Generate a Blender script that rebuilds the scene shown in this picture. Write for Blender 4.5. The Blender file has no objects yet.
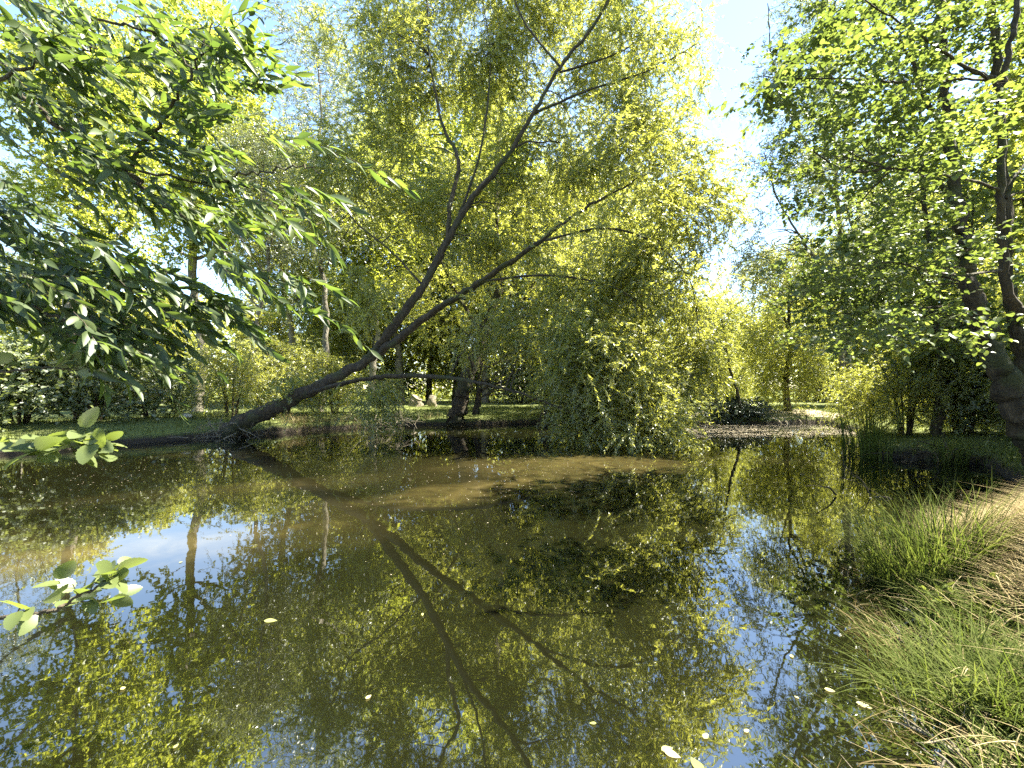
import bpy, math
import numpy as np
from mathutils import noise as mnoise, Vector
C = bpy.context.scene.collection
F, CX, HY, CAMZ = 420.0, 512.0, 388.0, 1.7
def P(px, py, Y):
    """point seen at pixel (px, py) at depth Y metres"""
    return np.array([(px - CX) / F * Y, Y, CAMZ + (HY - py) / F * Y])
def rad(a): return math.radians(a)
def nrm(v): return v / (np.linalg.norm(v, axis=-1, keepdims=True) + 1e-9)
UP = np.array([0., 0., 1.])
SUN_AZ, SUN_EL = 78.0, 60.0          # degrees right of the view direction, elevation

# ------------------------------------------------------------------ materials
def new_mat(name):
    m = bpy.data.materials.new(name); m.use_nodes = True
    nt = m.node_tree; nt.nodes.clear()
    out = nt.nodes.new('ShaderNodeOutputMaterial')
    return m, nt, out
def N(nt, kind, **kw):
    n = nt.nodes.new(kind)
    for k, v in kw.items():
        if k in n.inputs: n.inputs[k].default_value = v
        else: setattr(n, k, v)
    return n
def ramp(nt, stops, fac):
    r = nt.nodes.new('ShaderNodeValToRGB')
    el = r.color_ramp.elements
    while len(el) < len(stops): el.new(0.5)
    for e, (p, c) in zip(el, stops): e.position = p; e.color = (*c, 1)
    nt.links.new(fac, r.inputs['Fac']); return r
def leaf_mat(name, dark, mid, light, trans, tmix=0.45, gloss=0.07, rough=0.35, edge=.07):
    m, nt, out = new_mat(name); L = nt.links
    at = N(nt, 'ShaderNodeAttribute', attribute_name='tint')
    oi = N(nt, 'ShaderNodeObjectInfo')
    add = N(nt, 'ShaderNodeMath', operation='MULTIPLY_ADD'); L.new(oi.outputs['Random'], add.inputs[0])
    add.inputs[1].default_value = 0.16; L.new(at.outputs['Fac'], add.inputs[2])
    r = ramp(nt, [(0.05, dark), (0.5, mid), (1.0, light)], add.outputs[0])
    d = N(nt, 'ShaderNodeBsdfDiffuse'); L.new(r.outputs[0], d.inputs['Color'])
    t = N(nt, 'ShaderNodeBsdfTranslucent')
    mt = N(nt, 'ShaderNodeMix', data_type='RGBA', blend_type='MULTIPLY'); mt.inputs['Factor'].default_value = 1
    L.new(r.outputs[0], mt.inputs['A']); mt.inputs['B'].default_value = (*trans, 1)
    L.new(mt.outputs['Result'], t.inputs['Color'])
    mx = N(nt, 'ShaderNodeMixShader', Fac=tmix); L.new(d.outputs[0], mx.inputs[1]); L.new(t.outputs[0], mx.inputs[2])
    g = N(nt, 'ShaderNodeBsdfGlossy', Roughness=rough, Color=(.9, .95, 1, 1))
    fr = N(nt, 'ShaderNodeLayerWeight', Blend=0.25)
    ml = N(nt, 'ShaderNodeMath', operation='MULTIPLY_ADD'); L.new(fr.outputs['Facing'], ml.inputs[0]); ml.inputs[1].default_value = edge; ml.inputs[2].default_value = gloss
    m2 = N(nt, 'ShaderNodeMixShader'); L.new(ml.outputs[0], m2.inputs[0]); L.new(mx.outputs[0], m2.inputs[1]); L.new(g.outputs[0], m2.inputs[2])
    L.new(m2.outputs[0], out.inputs[0]); return m
def bark_mat(name, c1, c2, c3, scale=9.0, moss=None):
    m, nt, out = new_mat(name); L = nt.links
    tc = N(nt, 'ShaderNodeTexCoord'); mp = N(nt, 'ShaderNodeMapping'); mp.inputs['Scale'].default_value = (1, 1, .3)
    L.new(tc.outputs['Object'], mp.inputs[0])
    n1 = N(nt, 'ShaderNodeTexNoise', Scale=scale, Detail=8.0, Roughness=.7); L.new(mp.outputs[0], n1.inputs['Vector'])
    n2 = N(nt, 'ShaderNodeTexVoronoi', Scale=scale * 2.2, feature='DISTANCE_TO_EDGE'); L.new(mp.outputs[0], n2.inputs['Vector'])
    r = ramp(nt, [(.3, c1), (.5, c2), (.72, c3)], n1.outputs[0])
    b = N(nt, 'ShaderNodeBsdfPrincipled', Roughness=.9)
    col = r.outputs[0]
    if moss:
        n3 = N(nt, 'ShaderNodeTexNoise', Scale=1.6, Detail=4.0); L.new(tc.outputs['Object'], n3.inputs['Vector'])
        r3 = ramp(nt, [(.5, (0, 0, 0)), (.62, (1, 1, 1))], n3.outputs[0])
        mm = N(nt, 'ShaderNodeMix', data_type='RGBA'); L.new(r3.outputs[0], mm.inputs['Factor']); L.new(col, mm.inputs['A']); mm.inputs['B'].default_value = (*moss, 1)
        col = mm.outputs['Result']
    L.new(col, b.inputs['Base Color'])
    ad = N(nt, 'ShaderNodeMath', operation='ADD'); L.new(n1.outputs[0], ad.inputs[0]); L.new(n2.outputs[0], ad.inputs[1])
    bp = N(nt, 'ShaderNodeBump', Strength=1.0, Distance=.06); L.new(ad.outputs[0], bp.inputs['Height']); L.new(bp.outputs[0], b.inputs['Normal'])
    L.new(b.outputs[0], out.inputs[0]); return m

TR = (3.15, 2.95, 1.15)
M = {}
M['willow'] = leaf_mat('willow_leaf', (.090, .105, .040), (.152, .172, .062), (.222, .240, .100), TR, .56, .04, .4)
M['willow2'] = leaf_mat('grey_willow_leaf', (.075, .092, .045), (.125, .145, .070), (.180, .200, .105), (2.0, 2.0, 1.0), .45, .08, .4)
M['poplar'] = leaf_mat('poplar_leaf', (.090, .115, .034), (.155, .186, .050), (.225, .250, .075), TR, .56, .03, .4)
M['light'] = leaf_mat('pale_green_leaf', (.085, .098, .036), (.140, .155, .052), (.200, .215, .080), TR, .55, .03, .4)
M['alder'] = leaf_mat('alder_leaf', (.060, .082, .030), (.095, .125, .042), (.140, .170, .060), (1.75, 1.8, .85), .46, .03, .4)
M['bush'] = leaf_mat('bush_leaf', (.075, .095, .055), (.115, .140, .075), (.165, .190, .110), (2.2, 2.2, 1.0), .46, .04, .45)
M['ash'] = leaf_mat('ash_leaf', (.040, .062, .024), (.066, .094, .034), (.105, .135, .045), (1.9, 2.05, .8), .48, .02, .42)
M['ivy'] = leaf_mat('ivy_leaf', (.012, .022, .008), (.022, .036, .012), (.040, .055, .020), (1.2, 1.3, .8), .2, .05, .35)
M['grass'] = leaf_mat('grass_blade', (.036, .052, .015), (.070, .094, .026), (.125, .140, .052), (1.5, 1.55, .8), .4, .0, .6, 0.)
M['hay'] = leaf_mat('dry_grass_blade', (.080, .062, .032), (.230, .190, .105), (.400, .340, .210), (1.2, 1.1, .9), .3, .0, .6, 0.)
M['float'] = leaf_mat('floating_leaf', (.10, .13, .04), (.30, .30, .12), (.55, .50, .30), (1.2, 1.1, .8), .2, .06, .3)
M['speck'] = leaf_mat('pollen_speck', (.16, .13, .09), (.30, .25, .18), (.45, .40, .30), (1, 1, 1), .1, .03, .5)
M['bark'] = bark_mat('willow_bark', (.010, .007, .004), (.034, .025, .015), (.090, .068, .042), 9, (.036, .040, .014))
M['bark2'] = bark_mat('grey_bark', (.06, .055, .045), (.15, .135, .11), (.27, .25, .21), 7)
M['twig'] = bark_mat('twig_bark', (.022, .017, .010), (.055, .042, .026), (.10, .085, .05), 14)
M['dead'] = bark_mat('dead_wood', (.08, .07, .05), (.19, .165, .12), (.32, .29, .22), 12)

# ------------------------------------------------------------------ mesh helpers
def mesh_obj(name, verts, quads, mats, midx=None, tint=None, parent=None, smooth=True):
    me = bpy.data.meshes.new(name)
    verts = np.ascontiguousarray(verts, np.float32); quads = np.ascontiguousarray(quads, np.int32)
    nf = len(quads)
    me.vertices.add(len(verts)); me.vertices.foreach_set('co', verts.ravel())
    me.loops.add(nf * 4); me.loops.foreach_set('vertex_index', quads.ravel())
    me.polygons.add(nf); me.polygons.foreach_set('loop_start', np.arange(0, nf * 4, 4, dtype=np.int32))
    me.polygons.foreach_set('use_smooth', np.full(nf, smooth))
    for m in mats: me.materials.append(m)
    if midx is not None: me.polygons.foreach_set('material_index', np.ascontiguousarray(midx, np.int32))
    if tint is not None:
        a = me.attributes.new('tint', 'FLOAT', 'POINT'); a.data.foreach_set('value', np.ascontiguousarray(tint, np.float32))
    me.update(calc_edges=True)
    o = bpy.data.objects.new(name, me); C.objects.link(o)
    if parent is not None: o.parent = parent
    return o
class Geo:
    """collects several quad soups into one mesh"""
    def __init__(s): s.v = []; s.q = []; s.m = []; s.t = []; s.n = 0
    def add(s, v, q, m=0, t=0.5):
        v = np.asarray(v).reshape(-1, 3); q = np.asarray(q).reshape(-1, 4)
        s.v.append(v); s.q.append(q + s.n); s.m.append(np.full(len(q), m))
        s.t.append(np.broadcast_to(t, (len(v),)).copy()); s.n += len(v)
    def build(s, name, mats, parent=None, smooth=True, origin=None):
        v = np.concatenate(s.v)
        if origin is not None: v = v - np.asarray(origin)
        return mesh_obj(name, v, np.concatenate(s.q), mats, np.concatenate(s.m), np.concatenate(s.t), parent, smooth)
def catmull(pts, n):
    p = np.asarray(pts, float); p = np.vstack([2 * p[0] - p[1], p, 2 * p[-1] - p[-2]])
    out = []
    for i in range(1, len(p) - 2):
        t = np.linspace(0, 1, n, endpoint=False)[:, None]
        out.append(.5 * ((2 * p[i]) + (-p[i-1] + p[i+1]) * t + (2*p[i-1] - 5*p[i] + 4*p[i+1] - p[i+2]) * t**2 + (-p[i-1] + 3*p[i] - 3*p[i+1] + p[i+2]) * t**3))
    out.append(p[-2][None]); return np.concatenate(out)
def tubes(paths, radii, sides):
    """paths (N,K,3), radii (N,K) -> verts, quads"""
    Nn, K, _ = paths.shape
    tan = nrm(np.gradient(paths, axis=1)) if K > 2 else nrm(np.repeat(paths[:, -1:] - paths[:, :1], K, 1))
    ref = np.where(np.abs(tan[:, :1, 2:3]) > .8, np.array([1., 0, 0]), np.array([0, 0, 1.]))
    ref = np.repeat(ref, K, 1)
    a = nrm(np.cross(tan, ref)); b = np.cross(tan, a)
    th = np.arange(sides) * 2 * math.pi / sides
    ring = a[:, :, None] * np.cos(th)[None, None, :, None] + b[:, :, None] * np.sin(th)[None, None, :, None]
    v = paths[:, :, None] + ring * radii[:, :, None, None]
    base = np.arange(Nn * K).reshape(Nn, K)[:, :-1].ravel() * sides
    i = np.arange(sides); j = (i + 1) % sides
    q = np.stack([base[:, None] + i, base[:, None] + j, base[:, None] + j + sides, base[:, None] + i + sides], -1)
    return v.reshape(-1, 3), q.reshape(-1, 4)
def limb_geo(pts, r0, r1, sides=12, n=10, rough=.08, flare=0., seed=0, wob=0.):
    path = catmull(pts, n); K = len(path); t = np.linspace(0, 1, K)
    rg = np.random.default_rng(seed)
    if wob: path[1:-1] += rg.normal(0, wob, (K - 2, 3))
    r = r0 * (1 - t) + r1 * t
    r = r * (1 + flare * np.exp(-t * 14)) * (1 + rg.normal(0, rough * .4, K))
    v, q = tubes(path[None], r[None], sides)
    vv = v.reshape(K, sides, 3); c = path[:, None]
    ph = rg.uniform(0, 6.28, 4); th = np.arange(sides) * 2 * math.pi / sides
    k = 1 + rough * (np.sin(2 * th[None] + ph[0] + t[:, None] * 7) + .7 * np.sin(3 * th[None] + ph[1] + t[:, None] * 13) + .5 * rg.normal(0, 1, (K, sides)))
    return (c + (vv - c) * k[..., None]).reshape(-1, 3), q, path, r
# leaf templates: x along the leaf (0..1), y across, z up
def tmpl_willow(w=.2, curl=.12):
    return np.array([[0, 0, 0], [.42, -w / 2, -.02], [1, 0, -curl], [.42, w / 2, -.02]]), np.array([[0, 1, 2, 3]])
def tmpl_broad(w=.8, fold=.08):
    return (np.array([[0, 0, 0], [.3, -w * .46, fold], [.72, -w * .42, fold], [1, 0, -.1], [.72, w * .42, fold], [.3, w * .46, fold]]),
            np.array([[0, 1, 2, 3], [0, 3, 4, 5]]))
def tmpl_fine(w=.3, n=6, serr=0., curl=.2, fold=.25, shape='lance'):
    t = np.linspace(0, 1, n)
    if shape == 'lance': hw = (np.sin(np.pi * t ** .8) ** .9) * w / 2
    else: hw = (np.sin(np.pi * t ** .85) ** .55) * w / 2
    hw[0] = .012; hw[-1] = .004
    if serr: hw = hw * (1 + serr * np.where(np.arange(n) % 2, 1, -1)); hw[0] = .012
    z = -curl * t ** 2
    mid = np.stack([t, 0 * t, z], -1); l = np.stack([t - hw * .15, -hw, z + fold * hw], -1); r = np.stack([t - hw * .15, hw, z + fold * hw], -1)
    v = np.stack([l, mid, r], 1).reshape(-1, 3); q = []
    for i in range(n - 1):
        a = i * 3; q += [[a, a + 3, a + 4, a + 1], [a + 1, a + 4, a + 5, a + 2]]
    return v, np.array(q)
def scatter(tm, pos, d, nor, size):
    tv, tq = tm; d = nrm(d); nor = nor - d * np.sum(nor * d, -1, keepdims=True); nor = nrm(nor); s = np.cross(nor, d)
    n = len(pos); k = len(tv)
    v = pos[:, None] + size[:, None, None] * (tv[None, :, 0:1] * d[:, None] + tv[None, :, 1:2] * s[:, None] + tv[None, :, 2:3] * nor[:, None])
    q = tq[None] + (np.arange(n) * k)[:, None, None]
    return v.reshape(-1, 3), q.reshape(-1, 4)

def tag(o, label=None, cat=None, group=None, kind=None):
    if label: o['label'] = label
    if cat: o['category'] = cat
    if group: o['group'] = group
    if kind: o['kind'] = kind
    return o
def empty(name, loc=(0, 0, 0)):
    e = bpy.data.objects.new(name, None); e.location = loc; e.empty_display_size = .3; C.objects.link(e); return e
def copy_tree(src, loc, rz=0., sc=1., label=None, group=None):
    r = src.copy(); C.objects.link(r); r.location = loc; r.rotation_euler = (0, 0, rz)
    r.scale = (sc, sc, sc) if np.isscalar(sc) else sc
    if label: r['label'] = label
    if group: r['group'] = group
    for ch in src.children:
        c = ch.copy(); C.objects.link(c); c.parent = r
        for g in ch.children:
            d = g.copy(); C.objects.link(d); d.parent = c
    return r

# ------------------------------------------------------------------ foliage
def foliage(g, rg, cen, axd, tm, leaf=.1, csize=.5, ntw=9, twlen=.7, nleaf=20, droop=.4, jit=.9, bias=.5, upw=.15, ax=.7, spread=.7, mi=1, lvar=.25, twr=.004, flat=1., wood_mi=0, pref=None):
    n = len(cen) * ntw
    c = np.repeat(cen, ntw, 0); a = np.repeat(axd, ntw, 0)
    off = rg.normal(0, csize * .5, (n, 3)); off[:, 2] *= flat
    st = c + off
    rd = rg.normal(0, 1, (n, 3)); rd[:, 2] *= flat
    d = nrm(nrm(rd) + a * ax + UP * upw + (0 if pref is None else pref))
    L = twlen * rg.uniform(.55, 1.25, n)
    K = 4; t = np.linspace(0, 1, K)
    path = st[:, None] + d[:, None] * (L[:, None] * t)[..., None] - UP * (droop * L[:, None] * t[None] ** 2)[..., None]
    v, q = tubes(path, twr * np.repeat((1 - .75 * t)[None], n, 0) * rg.uniform(.7, 1.3, (n, 1)), 3)
    g.add(v, q, wood_mi, .5)
    tj = (np.arange(nleaf) + .5)[None] / nleaf * .95 + .05 + rg.uniform(-.5, .5, (n, nleaf)) / nleaf
    pos = st[:, None] + d[:, None] * (L[:, None] * tj)[..., None] - UP * (droop * L[:, None] * tj ** 2)[..., None]
    tan = nrm(d[:, None] - UP * (2 * droop * tj)[..., None])
    side = nrm(np.cross(tan, UP + rg.normal(0, .35, (n, 1, 3))))
    sg = np.where(np.arange(nleaf) % 2, 1., -1.)[None, :, None]
    ld = tan * (1 - spread * .5) + side * sg * spread + rg.normal(0, .28, (n, nleaf, 3)) - UP * (.35 * droop)
    nor = nrm(UP * bias + rg.normal(0, 1, (n, nleaf, 3)) * jit)
    sz = leaf * rg.uniform(1 - lvar, 1 + lvar, (n, nleaf)) * (1 - .35 * tj)
    v, q = scatter(tm, pos.reshape(-1, 3), ld.reshape(-1, 3), nor.reshape(-1, 3), sz.ravel())
    base = np.repeat(rg.normal(.47, .14, len(cen)), ntw * nleaf) + np.repeat(rg.normal(0, .14, n), nleaf) + rg.normal(0, .10, n * nleaf)
    g.add(v, q, mi, np.repeat(np.clip(base, 0, 1), len(tm[0])))
def attach(nodes, nrad, targets, rg, up_pref=1.2, K=6, rmax=.05, bow=.15):
    """grow a branch from the best node to every target"""
    T = len(targets); best = np.zeros(T, int)
    for s in range(0, T, 400):
        dv = targets[s:s+400, None] - nodes[None]; dist = np.linalg.norm(dv, axis=-1)
        cost = dist + up_pref * np.maximum(0, .35 * dist - dv[..., 2])
        best[s:s+400] = np.argmin(cost, 1)
    a = nodes[best]; L = np.linalg.norm(targets - a, axis=-1)
    m = (a + targets) / 2 + UP * (bow * L)[:, None] + rg.normal(0, .10, (T, 3)) * L[:, None]
    t = np.linspace(0, 1, K)[None, :, None]
    path = a[:, None] * (1 - t) ** 2 + m[:, None] * 2 * t * (1 - t) + targets[:, None] * t ** 2
    path[:, 1:-1] += rg.normal(0, .018, (T, K - 2, 3)) * L[:, None, None]
    r0 = np.minimum(np.minimum(nrad[best] * .7, .006 + .011 * L), rmax)
    r = r0[:, None] * (1 - .8 * t[..., 0])
    return path, r
def blob_points(rg, blobs, gap=.0, gs=.5, seed=0):
    out = []
    for (c, r, n) in blobs:
        k = 0; tries = 0
        while k < n and tries < n * 20:
            tries += 1
            u = rg.normal(0, 1, 3); u /= np.linalg.norm(u); u *= rg.uniform(.12, 1) ** .45
            p = np.asarray(c) + u * np.asarray(r)
            if gap and mnoise.noise(Vector(p * gs + seed * 7.3)) < gap - .35: continue
            if p[2] < .15: continue
            out.append(p); k += 1
    return np.array(out)
def make_tree(name, label, cat, loc, limbs, blobs, leafmat, tm, bark='bark', seed=0, hubs=24, gap=.25, gs=.45, up_pref=1.2, group=None, limb_name='limb', twig='twig', rmax=.05, bow=.15, **fk):
    """limbs: list of (points, r0, r1); the first one is the trunk. All points in world space."""
    rg = np.random.default_rng(seed); loc = np.asarray(loc, float)
    root = tag(empty(name, loc), label, cat, group)
    nodes, nrad = [], []
    for i, (pts, r0, r1) in enumerate(limbs):
        v, q, path, r = limb_geo(pts, r0, r1, sides=14 if r0 > .1 else 8, n=9, flare=.28 if i == 0 else .1, seed=seed + i, wob=min(r0 * .16, .03), rough=.12)
        g = Geo(); g.add(v, q)
        g.build('trunk' if i == 0 else limb_name, [M[bark]], root, origin=loc)
        k0 = len(path) // 4 if i == 0 else len(path) // 6
        nodes.append(path[k0:]); nrad.append(r[k0:])
    nodes = np.concatenate(nodes); nrad = np.concatenate(nrad)
    cl = blob_points(rg, blobs, gap, gs, seed)
    g = Geo()
    hub = cl[rg.choice(len(cl), min(hubs, len(cl)), replace=False)]
    hub = hub * 1.0
    # hubs sit a third of the way back towards the wood
    dv = hub[:, None] - nodes[None]; b = np.argmin(np.linalg.norm(dv, axis=-1), 1); hub = hub * .7 + nodes[b] * .3
    hp, hr = attach(nodes, nrad, hub, rg, up_pref, 7, rmax, bow)
    v, q = tubes(hp, hr, 6); g.add(v, q, 0)
    n2 = np.concatenate([nodes, hp[:, 2:].reshape(-1, 3)]); r2 = np.concatenate([nrad, hr[:, 2:].reshape(-1)])
    cp, cr = attach(n2, r2, cl, rg, up_pref * .5, 6, rmax * .5, bow)
    v, q = tubes(cp, cr, 4); g.add(v, q, 0)
    foliage(g, rg, cl, nrm(cp[:, -1] - cp[:, -3]), tm, **fk)
    g.build('crown', [M[twig], M[leafmat]], root, origin=loc)
    return root

# ------------------------------------------------------------------ ground and pond
POND = np.array([(-20, 8.6), (-16, 3), (-9, .8), (-3, .55), (0, .75), (.9, 1.15), (1.66, 1.55), (2.2, 2.15), (2.65, 2.75), (3.15, 3.4), (3.75, 4.0), (4.7, 4.7), (7.4, 5.7), (9.2, 7.6),
    (10.4, 9.3), (9.1, 10.3), (9.4, 11.3), (11.4, 13.4), (13.3, 16.3), (14.2, 18.6), (16, 19.5), (15, 20.6), (11.8, 19.5), (8.4, 19.9), (6.6, 21.2), (4, 20.8), (.6, 20.1), (-2, 19.2), (-4.9, 18.9), (-7.8, 17.0), (-9.3, 15.3), (-10.6, 14.1), (-11.9, 12.3), (-13.2, 11.2), (-15.5, 10.2)])
def pond_sd(x, y):
    """signed distance to the shoreline, negative over water"""
    x = np.asarray(x, float); y = np.asarray(y, float)
    d = np.full(x.shape, 1e9); inside = np.zeros(x.shape, bool)
    n = len(POND)
    for i in range(n):
        ax, ay = POND[i]; bx, by = POND[(i + 1) % n]
        ex, ey = bx - ax, by - ay
        t = np.clip(((x - ax) * ex + (y - ay) * ey) / (ex * ex + ey * ey), 0, 1)
        d = np.minimum(d, np.hypot(x - ax - t * ex, y - ay - t * ey))
        cond = ((ay > y) != (by > y)) & (x < (bx - ax) * (y - ay) / (by - ay + 1e-12) + ax)
        inside ^= cond
    return np.where(inside, -d, d)
def sstep(a, b, x): t = np.clip((x - a) / (b - a), 0, 1); return t * t * (3 - 2 * t)
def wav(x, y, s, sd=0): 
    r = np.random.default_rng(sd); o = 0
    for k in range(5):
        a = r.uniform(0, 6.28); f = s * 1.7 ** k; o = o + np.sin((x * math.cos(a) + y * math.sin(a)) * f + r.uniform(0, 6.28)) / 1.5 ** k
    return o / 2.2
def height(x, y):
    s = pond_sd(x, y) + .10 * wav(x, y, 2.1, 3) * np.clip(np.hypot(x, y) / 6, .3, 1)
    far = sstep(8, 13, np.hypot(x, y))
    bank = .10 + .18 * far
    h = -.9 + (.9 + bank) * sstep(-.40, .12, s) 
    h = h + .22 * sstep(.2, 3, s) + .02 * wav(x, y, 5, 5) + .05 * wav(x, y, 1.1, 8) * sstep(0, 2, s)
    # raised mound of the near right bank
    mnd = np.exp(-(((x - 4.4) / 1.9) ** 2 + ((y - 2.9) / 1.5) ** 2)) * .62 * sstep(.0, 1.1, s)
    ml = .16 * np.exp(-((x + 11.5) / 3.5) ** 2 - ((y - 14) / 3) ** 2) * sstep(0, .5, s)
    return h + mnd + ml
def ground():
    def axis(c, half, fine, n):
        t = np.linspace(-1, 1, n); k = 5.2
        return c + fine * np.sinh(t * k) * (half / (fine * math.sinh(k)))
    xs = np.unique(np.concatenate([np.linspace(-22, 22, 300), np.linspace(1, 7, 90), -22 - np.geomspace(.3, 500, 22), 22 + np.geomspace(.3, 500, 22)]))
    ys = np.unique(np.concatenate([np.linspace(-4, 30, 250), np.linspace(1, 6, 80), -4 - np.geomspace(.3, 500, 22), 30 + np.geomspace(.3, 500, 26)]))
    X, Y = np.meshgrid(xs, ys); Z = height(X, Y)
    v = np.stack([X, Y, Z], -1).reshape(-1, 3); w = len(xs); h = len(ys)
    i = (np.arange(h - 1)[:, None] * w + np.arange(w - 1)[None]).ravel()
    q = np.stack([i, i + 1, i + w + 1, i + w], -1)
    m, nt, out = new_mat('ground_turf'); L = nt.links
    tc = N(nt, 'ShaderNodeTexCoord'); sx = N(nt, 'ShaderNodeSeparateXYZ'); L.new(tc.outputs['Object'], sx.inputs[0])
    n1 = N(nt, 'ShaderNodeTexNoise', Scale=1.3, Detail=9.0, Roughness=.7); L.new(tc.outputs['Object'], n1.inputs['Vector'])
    n2 = N(nt, 'ShaderNodeTexNoise', Scale=26.0, Detail=6.0, Roughness=.75); L.new(tc.outputs['Object'], n2.inputs['Vector'])
    g = ramp(nt, [(.3, (.045, .065, .016)), (.5, (.105, .135, .030)), (.68, (.19, .19, .065))], n2.outputs[0])
    e = ramp(nt, [(.3, (.012, .009, .006)), (.55, (.030, .022, .014)), (.78, (.075, .058, .036))], n2.outputs[0])
    ad = N(nt, 'ShaderNodeMath', operation='MULTIPLY_ADD'); L.new(n1.outputs[0], ad.inputs[0]); ad.inputs[1].default_value = .35; L.new(sx.outputs['Z'], ad.inputs[2])
    r = ramp(nt, [(.30, (0, 0, 0)), (.44, (1, 1, 1))], ad.outputs[0])
    mx = N(nt, 'ShaderNodeMix', data_type='RGBA'); L.new(r.outputs[0], mx.inputs['Factor']); L.new(e.outputs[0], mx.inputs['A']); L.new(g.outputs[0], mx.inputs['B'])
    b = N(nt, 'ShaderNodeBsdfPrincipled', Roughness=.95); L.new(mx.outputs['Result'], b.inputs['Base Color'])
    bp = N(nt, 'ShaderNodeBump', Strength=1.0, Distance=.06); L.new(n2.outputs[0], bp.inputs['Height']); L.new(bp.outputs[0], b.inputs['Normal'])
    L.new(b.outputs[0], out.inputs[0])
    o = mesh_obj('ground', v, q, [m]); tag(o, 'grassy ground around the pond with bare earth at the bank edge', 'ground', kind='structure')
    # sandy beach beyond the far right shore
    xs = np.linspace(11.8, 16.5, 40); ts = np.linspace(0, 1, 14)
    X = np.repeat(xs[None], 14, 0); Y = 19.3 + .55 * np.sin(X * 1.7) * .3 + ts[:, None] * 3.6 + 0 * X
    Z = height(X, Y) + .012; v = np.stack([X, Y, Z], -1).reshape(-1, 3); w = 40
    i = (np.arange(13)[:, None] * w + np.arange(w - 1)[None]).ravel(); q = np.stack([i, i + 1, i + w + 1, i + w], -1)
    m, nt, out = new_mat('sandy_soil'); L = nt.links
    tc = N(nt, 'ShaderNodeTexCoord'); n2 = N(nt, 'ShaderNodeTexNoise', Scale=8.0, Detail=8.0, Roughness=.75); L.new(tc.outputs['Object'], n2.inputs['Vector'])
    e = ramp(nt, [(.3, (.16, .13, .09)), (.55, (.32, .27, .19)), (.75, (.45, .39, .29))], n2.outputs[0])
    b = N(nt, 'ShaderNodeBsdfPrincipled', Roughness=.95); L.new(e.outputs[0], b.inputs['Base Color']); L.new(b.outputs[0], out.inputs[0])
    tag(mesh_obj('sandy_path', v, q, [m]), 'pale sandy strip of path on the far right shore', 'path', kind='structure')
def water():
    v = np.array([(-24, -1, 0), (20, -1, 0), (20, 24, 0), (-24, 24, 0)], float)
    m, nt, out = new_mat('murky_pond_water'); L = nt.links
    tc = N(nt, 'ShaderNodeTexCoord')
    # patches of sunlight on the silty water, painted lighter into its base colour
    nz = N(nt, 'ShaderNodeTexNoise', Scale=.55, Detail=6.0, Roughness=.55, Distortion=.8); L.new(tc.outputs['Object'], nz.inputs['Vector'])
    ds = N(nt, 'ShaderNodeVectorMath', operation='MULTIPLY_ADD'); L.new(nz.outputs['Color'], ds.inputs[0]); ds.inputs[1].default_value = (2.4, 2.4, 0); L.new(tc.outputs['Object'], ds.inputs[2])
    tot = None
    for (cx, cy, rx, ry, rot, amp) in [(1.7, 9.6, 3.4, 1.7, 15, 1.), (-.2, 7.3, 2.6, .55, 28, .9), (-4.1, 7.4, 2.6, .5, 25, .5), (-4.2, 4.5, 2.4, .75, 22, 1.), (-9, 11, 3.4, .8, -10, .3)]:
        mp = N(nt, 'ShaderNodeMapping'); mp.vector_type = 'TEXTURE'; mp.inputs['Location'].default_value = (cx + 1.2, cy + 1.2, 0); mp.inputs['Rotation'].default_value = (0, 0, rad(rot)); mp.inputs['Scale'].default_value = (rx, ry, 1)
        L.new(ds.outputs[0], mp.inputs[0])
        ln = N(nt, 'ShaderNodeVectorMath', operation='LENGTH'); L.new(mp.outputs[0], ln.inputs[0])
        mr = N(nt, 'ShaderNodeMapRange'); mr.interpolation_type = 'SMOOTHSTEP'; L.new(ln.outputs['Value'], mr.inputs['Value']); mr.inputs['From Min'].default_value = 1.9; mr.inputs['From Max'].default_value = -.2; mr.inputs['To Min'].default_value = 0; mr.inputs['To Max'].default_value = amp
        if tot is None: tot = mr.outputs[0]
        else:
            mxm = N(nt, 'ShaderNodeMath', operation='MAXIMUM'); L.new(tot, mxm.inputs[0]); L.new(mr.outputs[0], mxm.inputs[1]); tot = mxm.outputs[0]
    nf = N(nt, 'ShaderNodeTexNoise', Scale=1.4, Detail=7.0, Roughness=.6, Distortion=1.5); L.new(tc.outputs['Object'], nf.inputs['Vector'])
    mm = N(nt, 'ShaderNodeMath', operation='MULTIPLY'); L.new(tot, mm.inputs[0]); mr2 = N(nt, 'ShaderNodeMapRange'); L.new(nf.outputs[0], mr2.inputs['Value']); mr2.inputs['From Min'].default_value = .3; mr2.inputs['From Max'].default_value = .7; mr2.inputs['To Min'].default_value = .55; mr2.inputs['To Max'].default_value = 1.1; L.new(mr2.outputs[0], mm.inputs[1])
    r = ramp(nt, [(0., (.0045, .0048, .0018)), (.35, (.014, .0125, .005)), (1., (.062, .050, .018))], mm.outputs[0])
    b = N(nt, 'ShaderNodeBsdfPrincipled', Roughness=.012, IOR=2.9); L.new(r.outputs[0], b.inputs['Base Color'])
    n2 = N(nt, 'ShaderNodeTexNoise', Scale=3.2, Detail=3.0, Roughness=.5); L.new(tc.outputs['Object'], n2.inputs['Vector'])
    bp = N(nt, 'ShaderNodeBump', Strength=.06, Distance=.012); L.new(n2.outputs[0], bp.inputs['Height']); L.new(bp.outputs[0], b.inputs['Normal'])
    L.new(b.outputs[0], out.inputs[0])
    tag(mesh_obj('water', v, np.array([[0, 1, 2, 3]]), [m], smooth=False), 'still murky green brown pond water mirroring the trees', 'water', kind='structure')

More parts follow.
